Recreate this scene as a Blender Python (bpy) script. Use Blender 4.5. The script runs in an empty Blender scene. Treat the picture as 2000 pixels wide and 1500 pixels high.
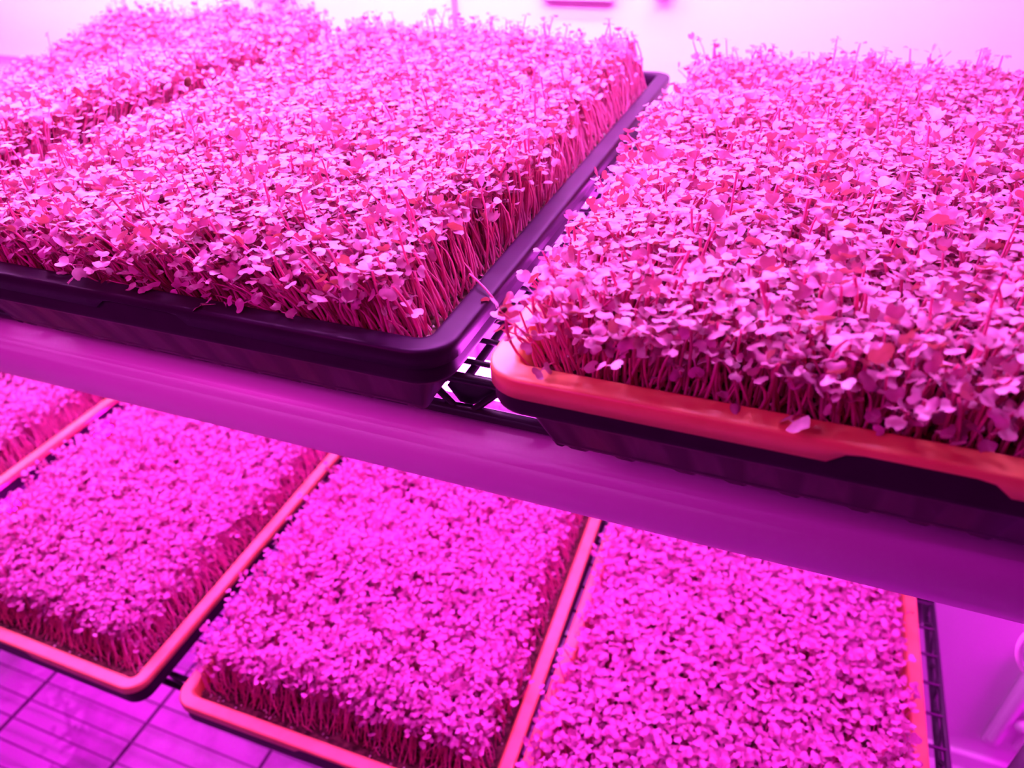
import bpy, bmesh, math, random
import numpy as np
from mathutils import Matrix, Vector

random.seed(7)
rng = np.random.default_rng(11)
C = bpy.context.scene.collection
S = bpy.context.scene

# ------------------------------------------------------------------ camera
R = np.array([[0.9349583226098233, 0.35355333570981423, -0.029205715041540334],
              [0.18331161551342154, -0.5519585495946273, -0.8134731778904907],
              [-0.3037264996678489, 0.7552097710820869, -0.580868672818269]])   # rows: right, down, forward
CAM = np.array([0.0, 0.0, 0.176])
cd = bpy.data.cameras.new('camera')
cam = bpy.data.objects.new('camera', cd); C.objects.link(cam)
cam.matrix_world = Matrix(((R[0][0], -R[1][0], -R[2][0], CAM[0]),
                           (R[0][1], -R[1][1], -R[2][1], CAM[1]),
                           (R[0][2], -R[1][2], -R[2][2], CAM[2]),
                           (0, 0, 0, 1)))
cd.sensor_width = 36.0; cd.sensor_fit = 'HORIZONTAL'
cd.lens = 36.0 * 1436.87 / 2000.0
cd.clip_start = 0.01; cd.clip_end = 50
cd.dof.use_dof = True; cd.dof.focus_distance = 0.39; cd.dof.aperture_fstop = 8.0
S.camera = cam

# ------------------------------------------------------------------ view, world, added fill lights
S.view_settings.view_transform = 'Standard'; S.view_settings.look = 'None'
S.view_settings.exposure = 0.0; S.view_settings.gamma = 1.0; S.view_settings.use_curve_mapping = False
w = bpy.data.worlds.new('world'); S.world = w; w.use_nodes = True
bg = w.node_tree.nodes['Background']
bg.inputs['Color'].default_value = (1.0, 0.006, 0.95, 1); bg.inputs['Strength'].default_value = 0.10

UPPER_LAMP = ((1.0, 0.27, 1.10), 92.0)      # colour, strength of the tubes above the upper shelf
LOWER_LAMP = ((1.0, 0.065, 1.02), 39.0)      # tubes under the upper shelf
BOTTOM_LAMP = ((1.0, 0.003, 0.98), 42.0)     # tubes under the lower shelf

def fill_lamp(loc, aim, size, color, energy):
    ld = bpy.data.lights.new('fill_lamp', 'AREA'); ld.shape = 'RECTANGLE'; ld.size = size; ld.size_y = size
    ld.color = color; ld.energy = energy
    lo = bpy.data.objects.new('fill_lamp', ld); C.objects.link(lo); lo.location = loc
    lo.rotation_euler = (Vector(aim) - Vector(loc)).to_track_quat('-Z', 'Y').to_euler()
fill_lamp((-0.34, -0.18, 0.34), (-0.25, 0.3, -0.1), 0.3, (1.0, 0.03, 0.68), 2.6)      # fill added near the camera to brighten the front of the hood
fill_lamp((1.05, 0.66, -0.45), (0.55, 0.9, -0.85), 0.4, (1.0, 0.003, 0.96), 8.0)      # added fill with no fixture, brightens the lower right wall

# ------------------------------------------------------------------ materials
def mat(name, col, rough=0.5, spec=0.5, **kw):
    m = bpy.data.materials.new(name); m.use_nodes = True
    b = m.node_tree.nodes['Principled BSDF']
    b.inputs['Base Color'].default_value = (*col, 1)
    b.inputs['Roughness'].default_value = rough
    b.inputs['Specular IOR Level'].default_value = spec
    for k, v in kw.items(): b.inputs[k].default_value = v
    return m

def noise_mat(name, c0, c1, scale, rough=0.6, spec=0.3, bump=0.0, detail=6, lo=0.35, hi=0.65):
    m = mat(name, c0, rough, spec); nt = m.node_tree; b = nt.nodes['Principled BSDF']
    tc = nt.nodes.new('ShaderNodeTexCoord'); n = nt.nodes.new('ShaderNodeTexNoise')
    n.inputs['Scale'].default_value = scale; n.inputs['Detail'].default_value = detail
    r = nt.nodes.new('ShaderNodeValToRGB')
    r.color_ramp.elements[0].position = lo; r.color_ramp.elements[1].position = hi
    r.color_ramp.elements[0].color = (*c0, 1); r.color_ramp.elements[1].color = (*c1, 1)
    nt.links.new(tc.outputs['Object'], n.inputs['Vector']); nt.links.new(n.outputs['Fac'], r.inputs['Fac'])
    nt.links.new(r.outputs['Color'], b.inputs['Base Color'])
    if bump:
        bp = nt.nodes.new('ShaderNodeBump'); bp.inputs['Strength'].default_value = bump; bp.inputs['Distance'].default_value = 0.002
        nt.links.new(n.outputs['Fac'], bp.inputs['Height']); nt.links.new(bp.outputs['Normal'], b.inputs['Normal'])
    return m

def plant_mat(name, refl0, refl1, trans, tfac, rough, spec):
    m = bpy.data.materials.new(name); m.use_nodes = True; nt = m.node_tree
    b = nt.nodes['Principled BSDF']; out = nt.nodes['Material Output']
    b.inputs['Roughness'].default_value = rough; b.inputs['Specular IOR Level'].default_value = spec
    tc = nt.nodes.new('ShaderNodeTexCoord'); n = nt.nodes.new('ShaderNodeTexNoise')
    n.inputs['Scale'].default_value = 180.0; n.inputs['Detail'].default_value = 2
    r = nt.nodes.new('ShaderNodeValToRGB')
    r.color_ramp.elements[0].position = 0.35; r.color_ramp.elements[1].position = 0.65
    r.color_ramp.elements[0].color = (*refl0, 1); r.color_ramp.elements[1].color = (*refl1, 1)
    nt.links.new(tc.outputs['Object'], n.inputs['Vector']); nt.links.new(n.outputs['Fac'], r.inputs['Fac'])
    nt.links.new(r.outputs['Color'], b.inputs['Base Color'])
    t = nt.nodes.new('ShaderNodeBsdfTranslucent'); t.inputs['Color'].default_value = (*trans, 1)
    mx = nt.nodes.new('ShaderNodeMixShader'); mx.inputs['Fac'].default_value = tfac
    nt.links.new(b.outputs[0], mx.inputs[1]); nt.links.new(t.outputs[0], mx.inputs[2])
    nt.links.new(mx.outputs[0], out.inputs['Surface'])
    return m

M = {}
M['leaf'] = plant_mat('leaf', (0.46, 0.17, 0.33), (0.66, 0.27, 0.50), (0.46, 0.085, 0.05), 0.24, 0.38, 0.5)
M['stem'] = plant_mat('stem', (0.74, 0.18, 0.44), (0.86, 0.26, 0.54), (0.90, 0.12, 0.34), 0.38, 0.45, 0.4)
M['hull'] = noise_mat('seed_hull', (0.05, 0.015, 0.012), (0.14, 0.05, 0.03), 300, 0.6)
M['soil'] = noise_mat('soil', (0.030, 0.014, 0.010), (0.16, 0.075, 0.06), 160, 0.9, 0.2, 0.6)
M['perlite'] = mat('perlite', (0.75, 0.7, 0.66), 0.8, 0.2)
M['black'] = noise_mat('black_plastic', (0.020, 0.004, 0.022), (0.028, 0.006, 0.031), 40, 0.40, 0.12)
M['black'].node_tree.nodes['Principled BSDF'].inputs['Specular Tint'].default_value = (0.95, 0.35, 1.0, 1)
M['orange'] = noise_mat('orange_plastic', (0.78, 0.34, 0.13), (0.84, 0.38, 0.16), 60, 0.34, 0.5)
M['rod'] = mat('black_coated_wire', (0.040, 0.035, 0.045), 0.35, 0.5)
M['white'] = mat('white_paint', (0.82, 0.80, 0.82), 0.6, 0.3)
M['hood'] = mat('white_enamel', (0.90, 0.70, 0.88), 0.36, 0.5)
M['lit_wire'] = mat('lit_coated_wire', (0.22, 0.16, 0.22), 0.4, 0.5)  # same wire for the bottom shelf, lamplight put into its paler colour
M['wall'] = noise_mat('wall_paint', (0.82, 0.81, 0.82), (0.86, 0.85, 0.86), 3, 0.75, 0.2)
M['plate'] = mat('white_plastic', (0.80, 0.78, 0.80), 0.35, 0.5)
M['pinkish'] = mat('magenta_tinted_plastic', (0.62, 0.25, 0.58), 0.5, 0.3)

def floor_mat():
    m = mat('painted_concrete', (0.7, 0.66, 0.7), 0.55, 0.3); nt = m.node_tree; b = nt.nodes['Principled BSDF']
    tc = nt.nodes.new('ShaderNodeTexCoord')
    n = nt.nodes.new('ShaderNodeTexNoise'); n.inputs['Scale'].default_value = 9; n.inputs['Detail'].default_value = 8; n.inputs['Roughness'].default_value = 0.65
    r = nt.nodes.new('ShaderNodeValToRGB'); r.color_ramp.elements[0].position = 0.30; r.color_ramp.elements[1].position = 0.56
    r.color_ramp.elements[0].color = (0.44, 0.37, 0.44, 1); r.color_ramp.elements[1].color = (0.76, 0.66, 0.76, 1)
    nt.links.new(tc.outputs['Object'], n.inputs['Vector']); nt.links.new(n.outputs['Fac'], r.inputs['Fac'])
    # flaking pale paint round one spot
    vd = nt.nodes.new('ShaderNodeVectorMath'); vd.operation = 'DISTANCE'; vd.inputs[1].default_value = PATCH
    vo = nt.nodes.new('ShaderNodeTexVoronoi'); vo.inputs['Scale'].default_value = 55
    ad = nt.nodes.new('ShaderNodeMath'); ad.operation = 'MULTIPLY_ADD'; ad.inputs[1].default_value = -0.10
    mr = nt.nodes.new('ShaderNodeMapRange'); mr.inputs['From Min'].default_value = 0.085; mr.inputs['From Max'].default_value = 0.075
    mx = nt.nodes.new('ShaderNodeMix'); mx.data_type = 'RGBA'; mx.inputs['B'].default_value = (0.86, 0.84, 0.86, 1)
    nt.links.new(tc.outputs['Object'], vd.inputs[0]); nt.links.new(tc.outputs['Object'], vo.inputs['Vector'])
    nt.links.new(vo.outputs['Color'], ad.inputs[0]); nt.links.new(vd.outputs['Value'], ad.inputs[2])
    nt.links.new(ad.outputs[0], mr.inputs['Value']); nt.links.new(mr.outputs['Result'], mx.inputs['Factor'])
    nt.links.new(r.outputs['Color'], mx.inputs['A']); nt.links.new(mx.outputs['Result'], b.inputs['Base Color'])
    return m
PATCH = (-1.19, 0.318, -1.15)
M['floor'] = floor_mat()

def lamp_mat(name, col, strength):
    m = bpy.data.materials.new(name); m.use_nodes = True; nt = m.node_tree
    nt.nodes.remove(nt.nodes['Principled BSDF'])
    e = nt.nodes.new('ShaderNodeEmission'); e.inputs['Color'].default_value = (*col, 1); e.inputs['Strength'].default_value = strength
    nt.links.new(e.outputs[0], nt.nodes['Material Output'].inputs['Surface'])
    return m
M['tube_upper'] = lamp_mat('tube_upper', *UPPER_LAMP)
M['tube_lower'] = lamp_mat('tube_lower', *LOWER_LAMP)
M['tube_bottom'] = lamp_mat('tube_bottom', *BOTTOM_LAMP)

# ------------------------------------------------------------------ helpers
def link(name, me, mats, parent=None, smooth=True):
    o = bpy.data.objects.new(name, me); C.objects.link(o)
    for m in (mats if isinstance(mats, (list, tuple)) else [mats]): me.materials.append(m)
    if parent is not None: o.parent = parent
    return o

def tag(o, label=None, cat=None, group=None, kind=None):
    if label: o['label'] = label
    if cat: o['category'] = cat
    if group: o['group'] = group
    if kind: o['kind'] = kind
    return o

def empty(name, loc, label, cat, group=None, rz=0.0):
    o = bpy.data.objects.new(name, None); C.objects.link(o)
    o.location = loc; o.rotation_euler = (0, 0, rz); o.empty_display_size = 0.05
    return tag(o, label, cat, group)

def bm_mesh(bm, name, smooth=False):
    me = bpy.data.meshes.new(name); bmesh.ops.recalc_face_normals(bm, faces=bm.faces); bm.to_mesh(me); bm.free()
    if smooth: me.polygons.foreach_set('use_smooth', [True] * len(me.polygons))
    return me

def add_box(bm, x0, x1, y0, y1, z0, z1, bev=0.0):
    r = bmesh.ops.create_cube(bm, size=1.0)
    for v in r['verts']:
        v.co = Vector(((x0 + x1) / 2 + v.co.x * (x1 - x0), (y0 + y1) / 2 + v.co.y * (y1 - y0), (z0 + z1) / 2 + v.co.z * (z1 - z0)))
    if bev:
        es = list({e for v in r['verts'] for e in v.link_edges})
        bmesh.ops.bevel(bm, geom=es, offset=bev, segments=3, profile=0.5, affect='EDGES')

def add_tube(bm, pts, r, n=8, cap=True):
    """swept tube through pts"""
    P = [Vector(p) for p in pts]; rings = []
    for i, p in enumerate(P):
        t = (P[min(i + 1, len(P) - 1)] - P[max(i - 1, 0)]).normalized()
        a = Vector((0, 0, 1)) if abs(t.z) < 0.9 else Vector((1, 0, 0))
        u = t.cross(a).normalized(); v = t.cross(u).normalized()
        rings.append([bm.verts.new(p + (u * math.cos(2 * math.pi * k / n) + v * math.sin(2 * math.pi * k / n)) * r) for k in range(n)])
    for a, b in zip(rings, rings[1:]):
        for k in range(n): bm.faces.new((a[k], a[(k + 1) % n], b[(k + 1) % n], b[k]))
    if cap:
        bm.faces.new(rings[0][::-1]); bm.faces.new(rings[-1])

def np_mesh(name, V, F4=None, F3=None, mi4=None, mi3=None):
    """mesh from numpy arrays of verts, quads and tris"""
    V = np.asarray(V, np.float32).reshape(-1, 3)
    F4 = np.zeros((0, 4), np.int32) if F4 is None else np.asarray(F4, np.int32).reshape(-1, 4)
    F3 = np.zeros((0, 3), np.int32) if F3 is None else np.asarray(F3, np.int32).reshape(-1, 3)
    me = bpy.data.meshes.new(name); me.vertices.add(len(V)); me.vertices.foreach_set('co', V.ravel())
    n4, n3 = len(F4), len(F3)
    me.loops.add(n4 * 4 + n3 * 3); me.loops.foreach_set('vertex_index', np.concatenate([F4.ravel(), F3.ravel()]).astype(np.int32))
    me.polygons.add(n4 + n3)
    me.polygons.foreach_set('loop_start', np.concatenate([np.arange(n4) * 4, n4 * 4 + np.arange(n3) * 3]).astype(np.int32))
    mi = np.concatenate([np.zeros(n4, np.int32) if mi4 is None else mi4, np.zeros(n3, np.int32) if mi3 is None else mi3]).astype(np.int32)
    me.polygons.foreach_set('material_index', mi)
    me.polygons.foreach_set('use_smooth', np.ones(n4 + n3, bool))
    me.update(calc_edges=True); me.validate()
    return me

# ------------------------------------------------------------------ the room
FLOOR_Z = -1.15; WALL_Y = 0.90
bm = bmesh.new(); add_box(bm, -3.0, 1.8, -1.5, WALL_Y + 0.1, FLOOR_Z - 0.1, FLOOR_Z)
tag(link('floor', bm_mesh(bm, 'floor'), M['floor']), 'painted concrete floor below the wire rack', 'floor', kind='structure')
bm = bmesh.new(); add_box(bm, -3.0, 1.8, WALL_Y, WALL_Y + 0.1, FLOOR_Z, 1.3)
tag(link('wall_back', bm_mesh(bm, 'wall_back'), M['wall']), 'white wall behind the rack', 'wall', kind='structure')
# joint strip between two wall panels
bm = bmesh.new(); add_box(bm, -0.4215, -0.4155, WALL_Y - 0.004, WALL_Y, FLOOR_Z, 1.3, 0.001)
tag(link('trim_1', bm_mesh(bm, 'trim_1'), M['pinkish']), 'thin vertical joint strip on the white wall', 'trim', kind='structure')
bm = bmesh.new(); add_box(bm, -3.0, 1.8, WALL_Y - 0.012, WALL_Y, FLOOR_Z, FLOOR_Z + 0.035, 0.003)
tag(link('baseboard_back', bm_mesh(bm, 'baseboard_back'), M['white']), 'low white skirting at the foot of the back wall', 'baseboard', kind='structure')

# ------------------------------------------------------------------ things on the wall
t = empty('wall_outlet', (-0.264, WALL_Y, 0.0855), 'square white outlet plate on the wall above the middle tray', 'outlet')
bm = bmesh.new(); add_box(bm, -0.043, 0.043, -0.011, 0, -0.043, 0.043, 0.003); link('cover_plate', bm_mesh(bm, 'cover_plate'), M['plate'], t)
bm = bmesh.new(); add_box(bm, -0.026, 0.026, -0.013, -0.0105, -0.026, 0.026, 0.001); link('socket_face', bm_mesh(bm, 'socket_face'), M['plate'], t)
for dx in (-0.009, 0.009):
    bm = bmesh.new(); add_box(bm, dx - 0.0012, dx + 0.0012, -0.0134, -0.0125, -0.006, 0.006); link('slot', bm_mesh(bm, 'slot'), M['rod'], t)

t = empty('wall_hook', (-0.167, WALL_Y, 0.055), 'small round white knob hook on the wall beside the outlet', 'hook')
bm = bmesh.new()
bmesh.ops.create_uvsphere(bm, u_segments=20, v_segments=12, radius=0.0105)
for v in bm.verts: v.co.y = v.co.y * 0.7 - 0.011
link('knob', bm_mesh(bm, 'knob', True), M['plate'], t)
bm = bmesh.new(); add_tube(bm, [(0, 0, 0), (0, -0.006, 0)], 0.0085, 16); link('base', bm_mesh(bm, 'base'), M['plate'], t)
bm = bmesh.new(); add_tube(bm, [(0, -0.0172, -0.001), (0, -0.0190, -0.001)], 0.0025, 10); link('screw', bm_mesh(bm, 'screw'), M['pinkish'], t)

bm = bmesh.new(); add_tube(bm, [(-1.9, WALL_Y - 0.006, -0.050), (-1.5, WALL_Y - 0.006, -0.056), (-1.2, WALL_Y - 0.006, -0.059), (-0.9, WALL_Y - 0.006, -0.066)], 0.0028, 8)
tag(link('wall_cable', bm_mesh(bm, 'wall_cable', True), M['pinkish']), 'thin dark cable running along the wall behind the far tray', 'cable')

t = empty('junction_box', (-0.673, WALL_Y, 0.075), 'small pink junction box on the wall above the far tray', 'junction box')
bm = bmesh.new(); add_box(bm, -0.016, 0.016, -0.022, 0, -0.04, 0.04, 0.003); link('body', bm_mesh(bm, 'body'), M['pinkish'], t)
bm = bmesh.new(); add_box(bm, -0.0175, 0.0175, -0.026, -0.022, -0.0415, 0.0415, 0.001); link('lid', bm_mesh(bm, 'lid'), M['pinkish'], t)

# moulded cover low on the wall, right of the rack
t = empty('wall_cover', (0.56, WALL_Y, -0.95), 'moulded white plastic cover low on the wall beside the rack', 'cover')
bm = bmesh.new(); add_box(bm, -0.085, 0.12, -0.012, 0, -0.12, 0.14, 0.008); link('cover_body', bm_mesh(bm, 'cover_body', True), M['plate'], t)
for x in (-0.072, -0.035):
    bm = bmesh.new(); add_tube(bm, [(x, -0.014, -0.10), (x, -0.016, -0.09), (x, -0.016, 0.10), (x, -0.014, 0.11)], 0.009, 14)
    link('ridge', bm_mesh(bm, 'ridge', True), M['plate'], t)
bm = bmesh.new(); bmesh.ops.create_uvsphere(bm, u_segments=16, v_segments=10, radius=0.011)
for v in bm.verts: v.co += Vector((-0.052, -0.022, -0.030))
link('latch', bm_mesh(bm, 'latch', True), M['plate'], t)

# white cable loop hanging beside the rack
bm = bmesh.new()
cx, cy, cz = 0.288, 0.500, -0.376
loop_pts = [(cx + 0.035 * math.cos(a), cy + 0.008 * math.sin(a), cz + 0.035 * math.sin(a)) for a in [math.pi / 2 - 0.3 + 2 * math.pi * k / 48 for k in range(49)]]
add_tube(bm, loop_pts + [(0.292, 0.51, -0.30), (0.280, 0.53, -0.20), (0.258, 0.545, -0.125)], 0.0026, 12)
cable_loop = tag(link('cable_loop', bm_mesh(bm, 'cable_loop', True), M['plate']), 'loop of white cable hanging beside the lower right tray', 'cable')

# dark pole at the right
t = empty('pole', (0.294, 0.452, FLOOR_Z), 'dark vertical pole standing just right of the lower shelf', 'pole')
bm = bmesh.new(); add_tube(bm, [(0, 0, 0), (0, 0, 0.80)], 0.021, 28); link('shaft', bm_mesh(bm, 'shaft', True), M['rod'], t)
bm = bmesh.new(); add_tube(bm, [(0, 0, 0.80), (0, 0, 0.806)], 0.022, 28); link('cap', bm_mesh(bm, 'cap'), M['rod'], t)

# ------------------------------------------------------------------ wire rack
XL, XR, YF, YB = -1.29, 0.246, 0.306, 0.762
SHELF_Z = [0.429, -0.0585, -0.5465, -1.034]
rack = empty('wire_rack', ((XL + XR) / 2, (YF + YB) / 2, FLOOR_Z), 'black coated wire rack carrying two tiers of microgreen trays', 'rack')
OX, OY, OZ = rack.location
def L(p): return (p[0] - OX, p[1] - OY, p[2] - OZ)
for (px, py) in ((XR + 0.016, YF + 0.004), (XR + 0.016, YB + 0.006), (XL - 0.016, YF + 0.004), (XL - 0.016, YB + 0.006)):
    bm = bmesh.new(); add_tube(bm, [L((px, py, FLOOR_Z)), L((px, py, 0.55))], 0.0127, 20)
    link('post', bm_mesh(bm, 'post', True), M['rod'], rack)

def zigzag(p0, p1, ztop, zbot, pitch):
    n = max(2, int(round((Vector(p1) - Vector(p0)).length / pitch))); pts = []
    for i in range(n * 2 + 1):
        f = i / (n * 2); p = Vector(p0).lerp(Vector(p1), f)
        z = ztop if i % 2 == 0 else zbot
        d = (Vector(p1) - Vector(p0)).normalized() * 0.004
        pts += [(p.x - d.x, p.y - d.y, z), (p.x + d.x, p.y + d.y, z)]
    return pts

def shelf(z, pitch, y_first, supports, YF=YF, wire=0.0018, wm='rod'):
    bm = bmesh.new(); y = y_first
    while y > YF + 0.008: y -= pitch
    y += pitch
    while y < YB - 0.004:
        add_tube(bm, [L((XL, y, z - wire)), L((XR, y, z - wire))], wire, 8); y += pitch
    sh = link('shelf', bm_mesh(bm, 'shelf', True), M[wm], rack)
    zl = z - 0.0265
    for (a, b) in (((XL, YF), (XR, YF)), ((XL, YB), (XR, YB)), ((XL, YF), (XL, YB)), ((XR, YF), (XR, YB))):
        for zz, rr in ((z - 0.0035, 0.0034), (zl, 0.0042)):
            bm = bmesh.new(); add_tube(bm, [L((*a, zz)), L((*b, zz))], rr, 10); link('rail', bm_mesh(bm, 'rail', True), M['rod'], sh)
        bm = bmesh.new(); add_tube(bm, [L(p) for p in zigzag((*a, 0), (*b, 0), z - 0.004, zl, 0.062 if a[1] == b[1] else 0.058)], 0.0023, 8)
        link('truss_wire', bm_mesh(bm, 'truss_wire', True), M['rod'], sh)
    for x in supports:
        bm = bmesh.new(); add_tube(bm, [L((x, YF, z - 0.0062)), L((x, YB, z - 0.0062))], 0.0026, 10)
        link('support_rod', bm_mesh(bm, 'support_rod', True), M['rod'], sh)
    return sh
shelf(SHELF_Z[0], 0.0367, 0.35, (-1.06, -0.83, -0.6, -0.37, -0.15, 0.06))
sh1 = shelf(SHELF_Z[1], 0.0234, 0.3438, (-1.06, -0.83, -0.6, -0.37, -0.1525, 0.06))
shelf(SHELF_Z[2], 0.0367, 0.3872, (-1.06, -0.83, -0.6, -0.37, -0.15, 0.06))
shelf(SHELF_Z[3], 0.0360, 0.346, (-1.12, -0.883, -0.646, -0.41, -0.17, 0.06), YF=0.255, wire=0.0015, wm='lit_wire')
# flat bracket plate on the front rail, in the gap between the two upper trays
bm = bmesh.new()
prof = [(-0.1655, -0.0725), (-0.158, -0.0825), (-0.1505, -0.0835), (-0.134, -0.0725), (-0.131, -0.0640), (-0.160, -0.0640)]
fr = [bm.verts.new(L((x, YF + 0.004, z))) for x, z in prof]; bk = [bm.verts.new(L((x, YF + 0.006, z))) for x, z in prof]
bm.faces.new(fr); bm.faces.new(bk[::-1])
for i in range(len(prof)): bm.faces.new((fr[i], bk[i], bk[(i + 1) % len(prof)], fr[(i + 1) % len(prof)]))
link('bracket', bm_mesh(bm, 'bracket'), M['rod'], sh1)

# ------------------------------------------------------------------ grow lights: half-round hood along the front rail, three tubes behind it
def grow_light(z, label, tube_mat, x0, rows, hood=True):
    g = empty('grow_light', ((XL + XR) / 2, YF, z), label, 'light fixture', 'grow lights under the shelves')
    bm = bmesh.new(); n = 22; out = []; inn = []
    for i in range(n + 1):
        a = math.radians(-8 + 188 * i / n)
        y = -0.003 - 0.019 * max(0, math.sin(a)) ** 0.8 if 0 < a < math.pi else -0.003
        zz = -0.0535 + 0.0232 * math.cos(a)
        out.append((y, zz)); inn.append((y + 0.0016, -0.0535 + 0.0216 * math.cos(a)))
    out = [(0.004, -0.0302)] + out; inn = [(0.004, -0.0318)] + inn; n += 1
    loop = out + inn[::-1]; hx = (XR - XL) / 2
    A = [bm.verts.new((-hx, y, q)) for y, q in loop]; B = [bm.verts.new((hx, y, q)) for y, q in loop]
    k = len(loop)
    for i in range(k): bm.faces.new((A[i], A[(i + 1) % k], B[(i + 1) % k], B[i]))
    for i in range(n):
        bm.faces.new((A[i], A[k - 1 - i], A[k - 2 - i], A[i + 1])); bm.faces.new((B[i], B[i + 1], B[k - 2 - i], B[k - 1 - i]))
    if hood: link('hood', bm_mesh(bm, 'hood', True), M['hood'], g)
    else: bm.free()
    cx = (XL + XR) / 2
    for y, x1 in rows:
        bm = bmesh.new(); add_tube(bm, [(x0 - cx, y, -0.052), (x1 - cx, y, -0.052)], 0.013, 16)
        tb = link('led_tube', bm_mesh(bm, 'led_tube', True), tube_mat, g)
        if hood and y > 0.1:
            bm = bmesh.new(); arcs = [(y + rr * math.cos(a), -0.052 + rr * math.sin(a)) for rr, rev in ((0.0175, 1), (0.0162, -1)) for a in [math.pi * k / 14 for k in range(15)][::rev]]
            A = [bm.verts.new((x0 - cx, *p)) for p in arcs]; B = [bm.verts.new((x1 - cx, *p)) for p in arcs]; k_ = len(arcs)
            for i in range(k_): bm.faces.new((A[i], A[(i + 1) % k_], B[(i + 1) % k_], B[i]))
            link('reflector', bm_mesh(bm, 'reflector', True), M['hood'], tb)
        for x in (x0, x1):
            bm = bmesh.new(); s = 1 if x == x1 else -1
            add_tube(bm, [(x - cx, y, -0.052), (x - cx + s * 0.022, y, -0.052)], 0.0145, 16)
            link('tube_socket', bm_mesh(bm, 'tube_socket', True), M['plate'], tb)
    return g
grow_light(SHELF_Z[0], 'grow light with rounded hood under the topmost shelf', M['tube_upper'], -1.25, ((0.14, 0.11), (0.28, 0.11), (0.44, 0.11)))
grow_light(SHELF_Z[1], 'long rounded white light hood under the upper shelf, above the lower trays', M['tube_lower'], -1.25, ((0.066, 0.225), (0.24, 0.225), (0.42, 0.225)))
grow_light(SHELF_Z[2], 'bare grow light tubes under the lower shelf', M['tube_bottom'], -1.25, ((0.16, -0.85), (0.35, -0.85)), hood=False)

# ------------------------------------------------------------------ trays
W_, D_ = 0.342, 0.538
def perimeter(w, d, r, step=0.006):
    """rounded rectangle, counter-clockwise from front-left; returns points, outward normals, side code, coordinate along side"""
    pts = []; nrm = []; side = []; co = []
    def line(a, b, n, s):
        k = max(2, int(math.dist(a, b) / step))
        for i in range(k):
            f = i / k; p = (a[0] + (b[0] - a[0]) * f, a[1] + (b[1] - a[1]) * f)
            pts.append(p); nrm.append(n); side.append(s); co.append(p[0] if s in (0, 2) else p[1])
    def arc(c, a0):
        for i in range(10):
            a = a0 + math.pi / 2 * i / 10
            pts.append((c[0] + r * math.cos(a), c[1] + r * math.sin(a))); nrm.append((math.cos(a), math.sin(a))); side.append(-1); co.append(0)
    x, y = w / 2, d / 2
    line((-x + r, -y), (x - r, -y), (0, -1), 0); arc((x - r, -y + r), -math.pi / 2)
    line((x, -y + r), (x, y - r), (1, 0), 1); arc((x - r, y - r), 0)
    line((x - r, y), (-x + r, y), (0, 1), 2); arc((-x + r, y - r), math.pi / 2)
    line((-x, y - r), (-x, -y + r), (-1, 0), 3); arc((-x + r, -y + r), math.pi)
    return np.array(pts), np.array(nrm), np.array(side), np.array(co)

def smoothstep(e0, e1, x):
    t = np.clip((x - e0) / (e1 - e0), 0, 1); return t * t * (3 - 2 * t)

def tray_mesh(name, prof, notch_ring=(), base_ring=(), r=0.020):
    """prof: list of (inset d, z). First and last profile points close with a flat fan."""
    P, N, sd, co = perimeter(W_, D_, r); n = len(P); V = []
    for k, (d, z) in enumerate(prof):
        zz = np.full(n, z)
        if k in notch_ring:
            c = np.where((sd == 0) | (sd == 2), np.abs(co), 9)
            zz = zz + 0.0058 * (1 - smoothstep(0.022, 0.030, c))
        if k in base_ring:
            u = np.mod(co / 0.0262 + 0.25, 1.0)
            lift = smoothstep(0.05, 0.10, u) * (1 - smoothstep(0.52, 0.66, u)) * 0.0034
            zz = zz + np.where(sd >= 0, lift, 0)
        ci = max(r, d + 0.003); hx, hy = W_ / 2, D_ / 2; q = np.empty_like(P)
        for sc_, ax in ((0, 0), (2, 0), (1, 1), (3, 1)):
            m_ = sd == sc_; h0, h1 = (hx, hy) if ax == 0 else (hy, hx)
            q[m_, ax] = P[m_, ax] * (h0 - ci) / (h0 - r); q[m_, 1 - ax] = np.sign(P[m_, 1 - ax]) * (h1 - d)
        m_ = sd == -1
        q[m_] = np.sign(P[m_]) * (np.array([hx, hy]) - ci) + N[m_] * (ci - d)
        V.append(np.column_stack([q, zz]))
    V = np.concatenate(V); m = len(prof); F = []
    i = np.arange(n); j = (i + 1) % n
    for k in range(m - 1):
        F.append(np.column_stack([k * n + i, k * n + j, (k + 1) * n + j, (k + 1) * n + i]))
    c0, c1 = len(V), len(V) + 1
    V = np.concatenate([V, [[0, 0, prof[0][1]], [0, 0, prof[-1][1]]]])
    T = np.concatenate([np.column_stack([np.full(n, c0), j, i]), np.column_stack([np.full(n, c1), (m - 1) * n + i, (m - 1) * n + j])])
    return np_mesh(name, V, np.concatenate(F), T)

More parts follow.
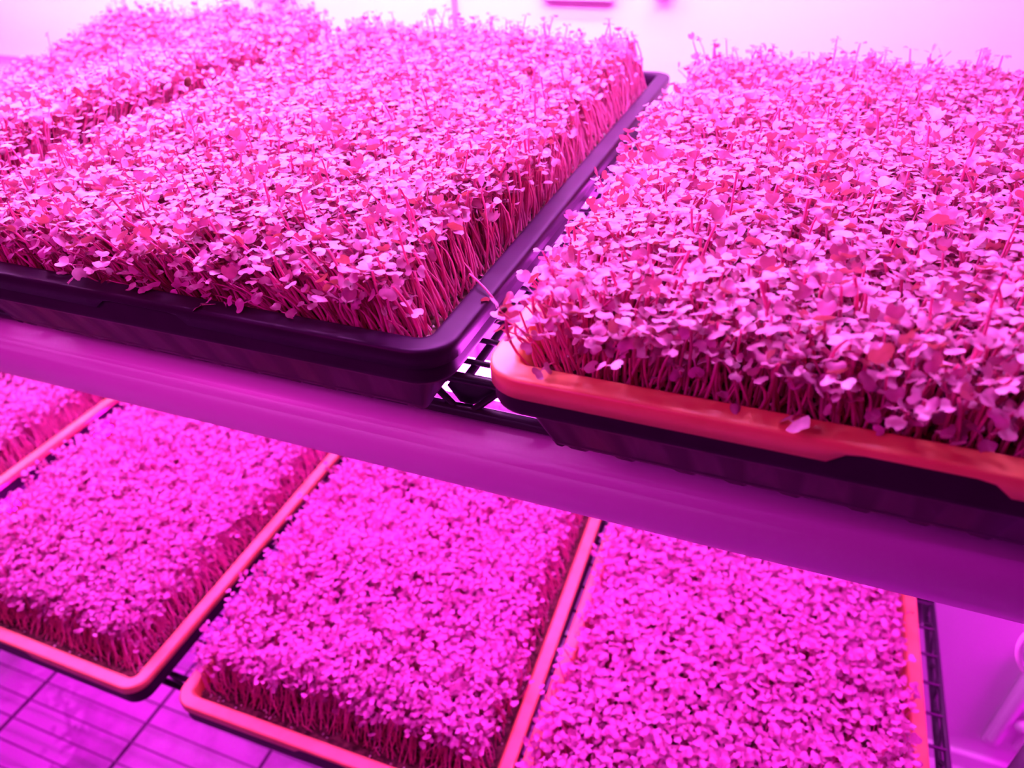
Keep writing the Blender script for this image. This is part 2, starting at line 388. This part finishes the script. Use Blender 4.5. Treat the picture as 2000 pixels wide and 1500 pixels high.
INNER = [(0.0262, -0.0400), (0.0250, -0.0405), (0.0240, -0.0385), (0.0150, -0.0060), (0.0138, -0.0018), (0.0124, -0.0003), (0.0114, 0.0), (0.0104, 0.0), (0.0034, 0.0), (0.0020, 0.0), (0.0009, -0.0003), (0.0002, -0.0011), (0.0, -0.0024), (0.0, -0.0034), (0.0, -0.0095),
         (0.0011, -0.0095), (0.0012, -0.0030), (0.0022, -0.0013), (0.0110, -0.0013), (0.0135, -0.0065), (0.0225, -0.0390), (0.0235, -0.0415), (0.0262, -0.0415)]
OUTER = [(0.0275, -0.0525), (0.0262, -0.0525), (0.0250, -0.0505), (0.0127, -0.0075), (0.0118, -0.0025), (0.0110, -0.0018), (0.0040, -0.0018), (0.0022, -0.0026), (0.0018, -0.0048), (0.0018, -0.0060), (0.0018, -0.0165), (0.0018, -0.0180), (0.0024, -0.0195),
         (0.0040, -0.0195), (0.0045, -0.0175), (0.0095, -0.0160), (0.0115, -0.0190), (0.0250, -0.0500), (0.0262, -0.0535), (0.0275, -0.0548), (0.0300, -0.0548)]
OUTER_DEEP = [(d, z - 0.0085 if d < 0.0046 and z < -0.016 else z) for d, z in OUTER]      # deeper lip
inner_me = tray_mesh('tray_shell', INNER, notch_ring=(14, 15))
outer_me = tray_mesh('drip_tray', OUTER, base_ring=(18, 19, 20))
deep_me = tray_mesh('drip_tray', OUTER_DEEP, base_ring=(18, 19, 20))
for me in (outer_me, deep_me): me.materials.append(M['black'])

# ------------------------------------------------------------------ seedlings
def leaf_template(rows, cols, rg, kind):
    """one cotyledon: short stalk then a notched heart-shaped blade, along +x, unit length"""
    rise = {'flat': rg.uniform(-0.05, 0.28), 'droop': rg.uniform(-0.35, 0.0), 'up': rg.uniform(0.9, 1.6)}[kind]
    droop = rg.uniform(0.05, 0.35); cup = rg.uniform(-0.35, 0.45); fold = rg.uniform(0.0, 0.30)
    wid = rg.uniform(0.92, 1.15); skew = rg.uniform(-0.08, 0.08); wave = rg.uniform(0, 6.28)
    g = np.linspace(-1, 1, rows); U, Q = np.meshgrid(g, g, indexing='ij')
    a = (U * np.sqrt(1 - Q * Q / 2)).ravel(); b = (Q * np.sqrt(1 - U * U / 2)).ravel()      # square grid to disc
    x = 0.64 + 0.40 * a; y = 0.54 * wid * b * (1 - 0.30 * np.clip(-a, 0, 1) ** 2)
    x = x - rg.uniform(0.14, 0.26) * np.exp(-(b / 0.32) ** 2) * np.clip(a + 0.15, 0, 1) ** 1.5
    y = y + skew * x * x
    V = np.column_stack([x, y]); F = []
    for i in range(rows - 1):
        for j in range(rows - 1):
            k = i * rows + j; F.append((k, k + 1, k + rows + 1, k + rows))
    m = len(V); V = np.concatenate([V, [(0, -0.035), (0, 0.035), (0.32, -0.05), (0.32, 0.05)]]); F.append((m, m + 1, m + 3, m + 2))
    x, y = V[:, 0], V[:, 1]
    bl = np.clip((x - 0.2) / 0.5, 0, 1)
    z = rise * x - droop * x * x + (cup * y * y + fold * np.abs(y)) * bl + 0.045 * np.sin(7 * y + 5 * x + wave) * bl
    V = np.column_stack([x, y, z])
    if kind == 'up': V[:, 0] *= 0.75; V[:, 2] *= 0.8
    return V, np.array(F)

def rotz(V, a):
    c, s = math.cos(a), math.sin(a); return V @ np.array([[c, s, 0], [-s, c, 0], [0, 0, 1]])

def templates(rows, cols, n, seed):
    rg = np.random.default_rng(seed); out = []
    kinds = ['flat'] * 7 + ['droop'] * 1 + ['up'] * 2
    for i in range(n):
        k = kinds[i % len(kinds)]
        a, F = leaf_template(rows, cols, rg, k); b, _ = leaf_template(rows, cols, rg, k)
        b = rotz(b * rg.uniform(0.8, 1.0), math.pi + rg.uniform(-0.5, 0.5))
        b[:, 2] += 0.03
        out.append((a, b, F))
    return out
HI = templates(6, 0, 24, 5); LO = templates(4, 0, 16, 6)

def rot_mats(yaw, tx, ty):
    """rotation: yaw about z, then tilt by small angles about x and y"""
    cz, sz = np.cos(yaw), np.sin(yaw); cx, sx = np.cos(tx), np.sin(tx); cy, sy = np.cos(ty), np.sin(ty)
    o, z = np.ones_like(yaw), np.zeros_like(yaw)
    Z = np.stack([np.stack([cz, -sz, z], -1), np.stack([sz, cz, z], -1), np.stack([z, z, o], -1)], 1)
    X = np.stack([np.stack([o, z, z], -1), np.stack([z, cx, -sx], -1), np.stack([z, sx, cx], -1)], 1)
    Y = np.stack([np.stack([cy, z, sy], -1), np.stack([z, o, z], -1), np.stack([-sy, z, cy], -1)], 1)
    return Y @ X @ Z

def stems(p0, pm, p1, rad, segs, sides):
    n = len(p0); t = np.linspace(0, 1, segs + 1)[None, :, None]
    B = (1 - t) ** 2 * p0[:, None] + 2 * t * (1 - t) * pm[:, None] + t * t * p1[:, None]
    a = np.arange(sides) * 2 * math.pi / sides
    ring = np.stack([np.cos(a), np.sin(a), np.zeros(sides)], -1)
    taper = np.linspace(1.1, 0.8, segs + 1)[None, :, None, None]
    V = B[:, :, None, :] + ring[None, None] * rad[:, None, None, None] * taper
    F = []
    for s in range(segs):
        for k in range(sides): F.append((s * sides + k, s * sides + (k + 1) % sides, (s + 1) * sides + (k + 1) % sides, (s + 1) * sides + k))
    F = np.array(F); nv = (segs + 1) * sides
    return V.reshape(-1, 3), (F[None] + (np.arange(n) * nv)[:, None, None]).reshape(-1, 4)

def leaves(p1, Rm, sc, tid, T, which=(0, 1)):
    VV = []; FF = []; off = 0
    for k in np.unique(tid):
        s = np.where(tid == k)[0]
        for wch in which:
            tv = T[k][wch]; F = T[k][2]
            V = np.einsum('nij,kj->nki', Rm[s], tv) * sc[s][:, None, None] + p1[s][:, None]
            VV.append(V.reshape(-1, 3)); m = len(tv)
            FF.append((F[None] + (off + np.arange(len(s)) * m)[:, None, None]).reshape(-1, 4)); off += len(s) * m
    return np.concatenate(VV), np.concatenate(FF)

def lownoise(x, y, seed):
    rg = np.random.default_rng(seed); z = np.zeros_like(x)
    for _ in range(10):
        kx, ky = rg.normal(0, 22, 2); z += np.cos(kx * x + ky * y + rg.uniform(0, 6.28))
    return z / 3.2

SOIL_Z = -0.012
def sow(n, seed, margin, lean, ztop, amp, leaf_len, tall, wander, bow):
    """positions in tray coordinates. margin, lean: left, right, front, back (metres)"""
    rg = np.random.default_rng(seed)
    hx, hy = W_ / 2 - 0.017, D_ / 2 - 0.017
    x0, x1, y0, y1 = -hx + margin[0], hx - margin[1], -hy + margin[2], hy - margin[3]
    nx = int(math.sqrt(n * (x1 - x0) / (y1 - y0))); ny = int(n / nx)
    gx, gy = np.meshgrid((np.arange(nx) + 0.5) / nx, (np.arange(ny) + 0.5) / ny)
    x = x0 + (gx.ravel() + rg.uniform(-0.5, 0.5, nx * ny) / nx) * (x1 - x0)
    y = y0 + (gy.ravel() + rg.uniform(-0.5, 0.5, nx * ny) / ny) * (y1 - y0)
    N = len(x); u = (x + W_ / 2) / W_; v = (y + D_ / 2) / D_
    p0 = np.column_stack([x, y, SOIL_Z + rg.normal(0, 0.001, N)])
    rng_ = 0.045
    ex = -lean[0] * np.clip(1 - (x - x0) / rng_, 0, 1) ** 1.5 + lean[1] * np.clip(1 - (x1 - x) / rng_, 0, 1) ** 1.5
    ey = -lean[2] * np.clip(1 - (y - y0) / rng_, 0, 1) ** 1.5 + lean[3] * np.clip(1 - (y1 - y) / rng_, 0, 1) ** 1.5
    edge = np.minimum.reduce([x - x0, x1 - x, y - y0, y1 - y])
    z = ztop(u, v) + amp * lownoise(x, y, seed + 1) + rg.normal(0, 0.0050, N) - 0.006 * np.clip(1 - edge / 0.02, 0, 1) * rg.uniform(0, 2, N)
    low = rg.uniform(0, 1, N) < 0.20; z = z - low * rg.uniform(0.004, 0.018, N)
    hi = rg.uniform(0, 1, N) < tall; z = z + hi * rg.uniform(0.008, 0.020, N)
    back = (v > 0.90) & (rg.uniform(0, 1, N) < 0.07); z = z + back * rg.uniform(0.006, 0.018, N)
    z = np.maximum(z, 0.002)
    p1 = np.column_stack([x + ex + rg.normal(0, wander, N) + 0.006 * lownoise(x, y, seed + 2), y + ey + rg.normal(0, wander, N) + 0.006 * lownoise(x, y, seed + 3), z])
    pm = np.column_stack([x + 0.45 * (p1[:, 0] - x) * rg.uniform(0.2, 1.2, N), y + 0.45 * (p1[:, 1] - y) * rg.uniform(0.2, 1.2, N), SOIL_Z + (z - SOIL_Z) * rg.uniform(0.5, 0.75, N)])
    # bow the stems a little sideways
    pm[:, :2] += rg.normal(0, bow, (N, 2))
    sc = leaf_len * np.clip(rg.normal(1.0, 0.17, N), 0.55, 1.4)
    tl = 0.14 + 0.30 * np.clip(1 - edge / 0.03, 0, 1)
    tx = rg.normal(0, tl) - ey * 6; ty = rg.normal(0, tl) + ex * 6
    Rm = rot_mats(rg.uniform(0, 2 * math.pi, N), np.clip(tx, -1.1, 1.1), np.clip(ty, -1.1, 1.1))
    rad = 0.00070 * rg.uniform(0.8, 1.3, N)
    return dict(p0=p0, pm=pm, p1=p1, Rm=Rm, sc=sc, rad=rad, n=N)

def take(d, idx): return {k: (v[idx] if isinstance(v, np.ndarray) else len(idx)) for k, v in d.items()}

def crop_mesh(name, d, hi=True, seed=0):
    T = HI if hi else LO
    tid = np.random.default_rng(seed + 77).integers(0, len(T), d['n']) if 'tid' not in d else d['tid']
    LV, LF = leaves(d['p1'], d['Rm'], d['sc'], tid, T)
    SV, SF = stems(d['p0'], d['pm'], d['p1'], d['rad'], 5 if hi else 3, 4 if hi else 3)
    return np_mesh(name, np.concatenate([LV, SV]), np.concatenate([LF, SF + len(LV)]), mi4=np.concatenate([np.zeros(len(LF), np.int32), np.ones(len(SF), np.int32)]))

def soil_mesh(seed):
    rg = np.random.default_rng(seed); nx, ny = 90, 140
    hx, hy = W_ / 2 - 0.0155, D_ / 2 - 0.0155
    X, Y = np.meshgrid(np.linspace(-hx, hx, nx), np.linspace(-hy, hy, ny))
    Z = SOIL_Z - 0.001 + rg.normal(0, 0.0011, X.shape) + 0.0015 * lownoise(X, Y, seed)
    # round the corners
    r = 0.012; cxs = np.clip(np.abs(X) - (hx - r), 0, None); cys = np.clip(np.abs(Y) - (hy - r), 0, None)
    q = np.sqrt(cxs ** 2 + cys ** 2); s = np.where(q > r, r / np.maximum(q, 1e-9), 1)
    X = np.where(cxs > 0, np.sign(X) * (hx - r + cxs * s), X); Y = np.where(cys > 0, np.sign(Y) * (hy - r + cys * s), Y)
    V = np.column_stack([X.ravel(), Y.ravel(), Z.ravel()])
    i, j = np.meshgrid(np.arange(nx - 1), np.arange(ny - 1)); a = (j * nx + i).ravel()
    return np_mesh('soil', V, np.column_stack([a, a + 1, a + nx + 1, a + nx]))
soil_me = soil_mesh(3)

def perlite_mesh(seed, n=260):
    rg = np.random.default_rng(seed); V = []; F = []
    base = np.array([(1, 0, 0), (-1, 0, 0), (0, 1, 0), (0, -1, 0), (0, 0, 1), (0, 0, -1)], float)
    tri = np.array([(0, 2, 4), (2, 1, 4), (1, 3, 4), (3, 0, 4), (2, 0, 5), (1, 2, 5), (3, 1, 5), (0, 3, 5)])
    hx, hy = W_ / 2 - 0.019, D_ / 2 - 0.019
    for k in range(n):
        if rg.uniform() < 0.7:
            s = rg.integers(0, 3); p = (rg.uniform(-hx, hx), -hy + rg.uniform(0, 0.02)) if s == 0 else ((hx - rg.uniform(0, 0.02)) * (1 if s == 1 else -1), rg.uniform(-hy, hy))
        else: p = (rg.uniform(-hx, hx), rg.uniform(-hy, hy))
        V.append(base * rg.uniform(0.0006, 0.0017, 3) * rg.uniform(0.7, 1.2, (6, 1)) + (p[0], p[1], SOIL_Z + 0.0005)); F.append(tri + 6 * k)
    return np_mesh('soil_grit', np.concatenate(V), None, np.concatenate(F))
grit_me = perlite_mesh(4)

hull_bm = bmesh.new(); bmesh.ops.create_icosphere(hull_bm, subdivisions=2, radius=1.0)
for v in hull_bm.verts: v.co = Vector((v.co.x * 0.0019, v.co.y * 0.0014, v.co.z * 0.0013 + (0.0003 if v.co.x > 0 else 0)))
hull_me = bm_mesh(hull_bm, 'seed_hull', True); hull_me.materials.append(M['hull'])

def grow(xc, yc, z, rz, shell, tray_label, drip_label, n, seed, margin, lean, ztop, amp, leaf_len, tall, hi, wander=0.004, hulls=0):
    loc = (xc, yc, z)
    d = empty('drip_tray', loc, drip_label, 'tray', 'black outer trays', rz)
    link('tray_shell', outer_me if z > -0.1 else deep_me, [], d)
    g = empty('grow_tray', loc, tray_label, 'tray', 'grow trays of microgreens', rz)
    me = inner_me.copy(); link('tray_shell', me, shell, g)
    link('soil', soil_me.copy(), M['soil'], g)
    o = link('soil_grit', grit_me.copy(), M['perlite'], g); o['kind'] = 'stuff'
    data = sow(n, seed, margin, lean, ztop, amp, leaf_len, tall, wander if hi else 0.0055, 0.0045 if hi else 0.0075)
    if not hi: data['p1'][:, 2] += np.random.default_rng(seed + 5).normal(-0.001, 0.0045, data['n'])
    T = HI if hi else LO
    data['tid'] = np.random.default_rng(seed + 9).integers(0, len(T), data['n'])
    # the hundred that stand nearest to the lens are parts of their own
    cz, sz = math.cos(rz), math.sin(rz)
    wx = xc + cz * data['p1'][:, 0] - sz * data['p1'][:, 1]; wy = yc + sz * data['p1'][:, 0] + cz * data['p1'][:, 1]; wz = z + data['p1'][:, 2]
    P = np.column_stack([wx, wy, wz]) - CAM; q = P @ R.T
    px = 1000 + 1436.87 * q[:, 0] / q[:, 2]; py = 750 + 1436.87 * q[:, 1] / q[:, 2]
    seen = (px > 15) & (px < 1985) & (py > 10) & (py < 1485) & (data['p1'][:, 2] > ztop(0.5, 0.5) - 0.012)
    score = np.where(seen, q[:, 2], 1e9); order = np.argsort(score); pick = order[:98]; rest = order[98:]
    c = link('microgreens', crop_mesh('microgreens', take(data, rest), hi), [M['leaf'], M['stem']], g); c['kind'] = 'stuff'
    for i in pick:
        e = take(data, np.array([i])); b = e['p0'][0].copy()
        for k in ('p0', 'pm', 'p1'): e[k] = e[k] - b
        if hi:
            SV, SF = stems(e['p0'], e['pm'], e['p1'], e['rad'], 7, 6)
            s = link('seedling', np_mesh('seedling', SV, SF), M['stem'], g); s.location = b
            for wch in (0, 1):
                LV, LF = leaves(e['p1'], e['Rm'], e['sc'], e['tid'], T, (wch,))
                lf = link('leaf', np_mesh('leaf', LV - e['p1'][0], LF), M['leaf'], s); lf.location = e['p1'][0]
        else:
            s = link('seedling', crop_mesh('seedling', e, hi), [M['leaf'], M['stem']], g); s.location = b
    # dark seed coats still clinging to leaves near the front
    rg = np.random.default_rng(seed + 31)
    for i in (rg.choice(order[:900], hulls, replace=False) if hulls else []):
        h = bpy.data.objects.new('seed_hull', hull_me); C.objects.link(h); h.parent = g
        h.location = data['p1'][i] + np.array([rg.normal(0, 0.003), rg.normal(0, 0.003), -0.001]); h.rotation_euler = rg.uniform(0, 6.28, 3)
    return g

ZU, ZL = 0.0, -0.488
def at(x0, y0): return x0 + W_ / 2, y0 + D_ / 2
# upper shelf
x, y = at(-0.832, 0.232)
far_tray = grow(x, y, ZU, 0, M['black'], 'black grow tray of tall pale microgreens at the far left of the upper shelf', 'black outer tray under the far left crop of the upper shelf',
     11500, 101, (0, 0.0, 0, 0), (-0.02, 0.009, 0.01, 0.0), lambda u, v: (0.012 + 0.031 * np.clip((v - 0.7) / 0.3, -0.3, 1)) * (1 - smoothstep(0.38, 0.95, u)) + (0.030 + 0.014 * v) * smoothstep(0.38, 0.95, u), 0.0022, 0.0062, 0.006, True)
x, y = at(-0.470, 0.237)
mid_tray = grow(x, y, ZU, 0, M['black'], 'black grow tray of microgreens left of the orange-rimmed tray on the upper shelf', 'black outer tray below the black-rimmed crop by the shelf gap',
     13000, 102, (0.000, 0.003, 0.003, 0), (0.012, -0.014, 0.008, 0.0), lambda u, v: 0.021 + 0.007 * u + v * (0.017 * (1 - u) - 0.003), 0.0024, 0.0060, 0.018, True, hulls=14)
x, y = at(-0.1096, 0.2316)
right_tray = grow(x, y, ZU, 0, M['orange'], 'orange-rimmed grow tray of dense microgreens at the right of the upper shelf', 'black outer tray under the orange-rimmed crop of the upper shelf',
     12500, 103, (0.001, 0, 0.004, 0), (0.009, 0.01, 0.010, 0.0), lambda u, v: 0.027 - 0.008 * v - 0.005 * u * v, 0.0024, 0.0061, 0.012, True, hulls=14)
# lower shelf
low = lambda u, v: 0.030 + 0 * u
x, y = at(-0.921 - W_, 0.25)
grow(x, y, ZL, 0, M['orange'], 'orange-rimmed grow tray partly in view at the far left of the lower shelf', 'black outer tray under the far left crop of the lower shelf',
     7600, 104, (0, 0.004, 0, 0), (0, -0.012, 0, 0), low, 0.0038, 0.0060, 0.006, False)
x, y = at(-0.517 - W_, 0.249)
grow(x, y, ZL, 0.0, M['orange'], 'orange-rimmed grow tray whose front right corner juts over the floor, lower shelf', 'black outer tray under the lower crop whose corner juts over the floor',
     8400, 105, (0, 0.004, 0.005, 0), (0.016, -0.014, -0.014, 0), low, 0.0038, 0.0059, 0.006, False)
rz = 0.020; cxx, cyy = -0.1350, 0.262
x = cxx + (-W_ / 2) * math.cos(rz) - (D_ / 2) * math.sin(rz); y = cyy + (-W_ / 2) * math.sin(rz) + (D_ / 2) * math.cos(rz)
grow(x, y, ZL, rz, M['orange'], 'slightly turned orange-rimmed grow tray in the middle of the lower shelf', 'slightly turned black outer tray under the middle lower crop',
     7600, 106, (0, 0.004, 0.006, 0), (0.011, -0.010, -0.016, 0), low, 0.0038, 0.0064, 0.006, False)
x, y = at(-0.1315, 0.262)
grow(x, y, ZL, 0, M['orange'], 'orange-rimmed grow tray at the right end of the lower shelf', 'black outer tray under the crop at the right end of the lower shelf',
     6000, 107, (0, 0.004, 0, 0), (0.010, 0.000, 0, 0), low, 0.0038, 0.0075, 0.006, False)

# a seedling that has fallen over the black rim, roots on the soil, head hanging outside
def fallen(parent, pts, tid, head_tilt, sc):
    bm = bmesh.new(); add_tube(bm, [tuple(Vector(p) - Vector(pts[0])) for p in pts], 0.00055, 8)
    st = link('seedling', bm_mesh(bm, 'seedling', True), M['stem'], parent)
    st.location = Vector(pts[0]) - parent.location
    Rm = rot_mats(np.array([0.6]), np.array([head_tilt[0]]), np.array([head_tilt[1]]))
    for wch in (0, 1):
        V = (HI[tid][wch] @ Rm[0].T) * sc
        lf = link('leaf', np_mesh('leaf', V, HI[tid][2]), M['leaf'], st); lf.location = Vector(pts[-1]) - Vector(pts[0])
fallen(mid_tray, [(-0.1500, 0.318, -0.011), (-0.1490, 0.314, -0.002), (-0.1455, 0.309, 0.0030), (-0.1400, 0.304, 0.0035), (-0.1330, 0.2985, 0.0025), (-0.1265, 0.2935, 0.0005)], 8, (1.9, 0.5), 0.0058)
# one big dark seed coat lying on the crop
h = bpy.data.objects.new('seed_hull', hull_me); C.objects.link(h); h.parent = mid_tray; h.scale = (2.2, 1.7, 2.0)
h.location = Vector((-0.424, 0.443, 0.0505)) - mid_tray.location; h.rotation_euler = (0.2, -0.9, 0.4)

print('objects', len(bpy.data.objects))
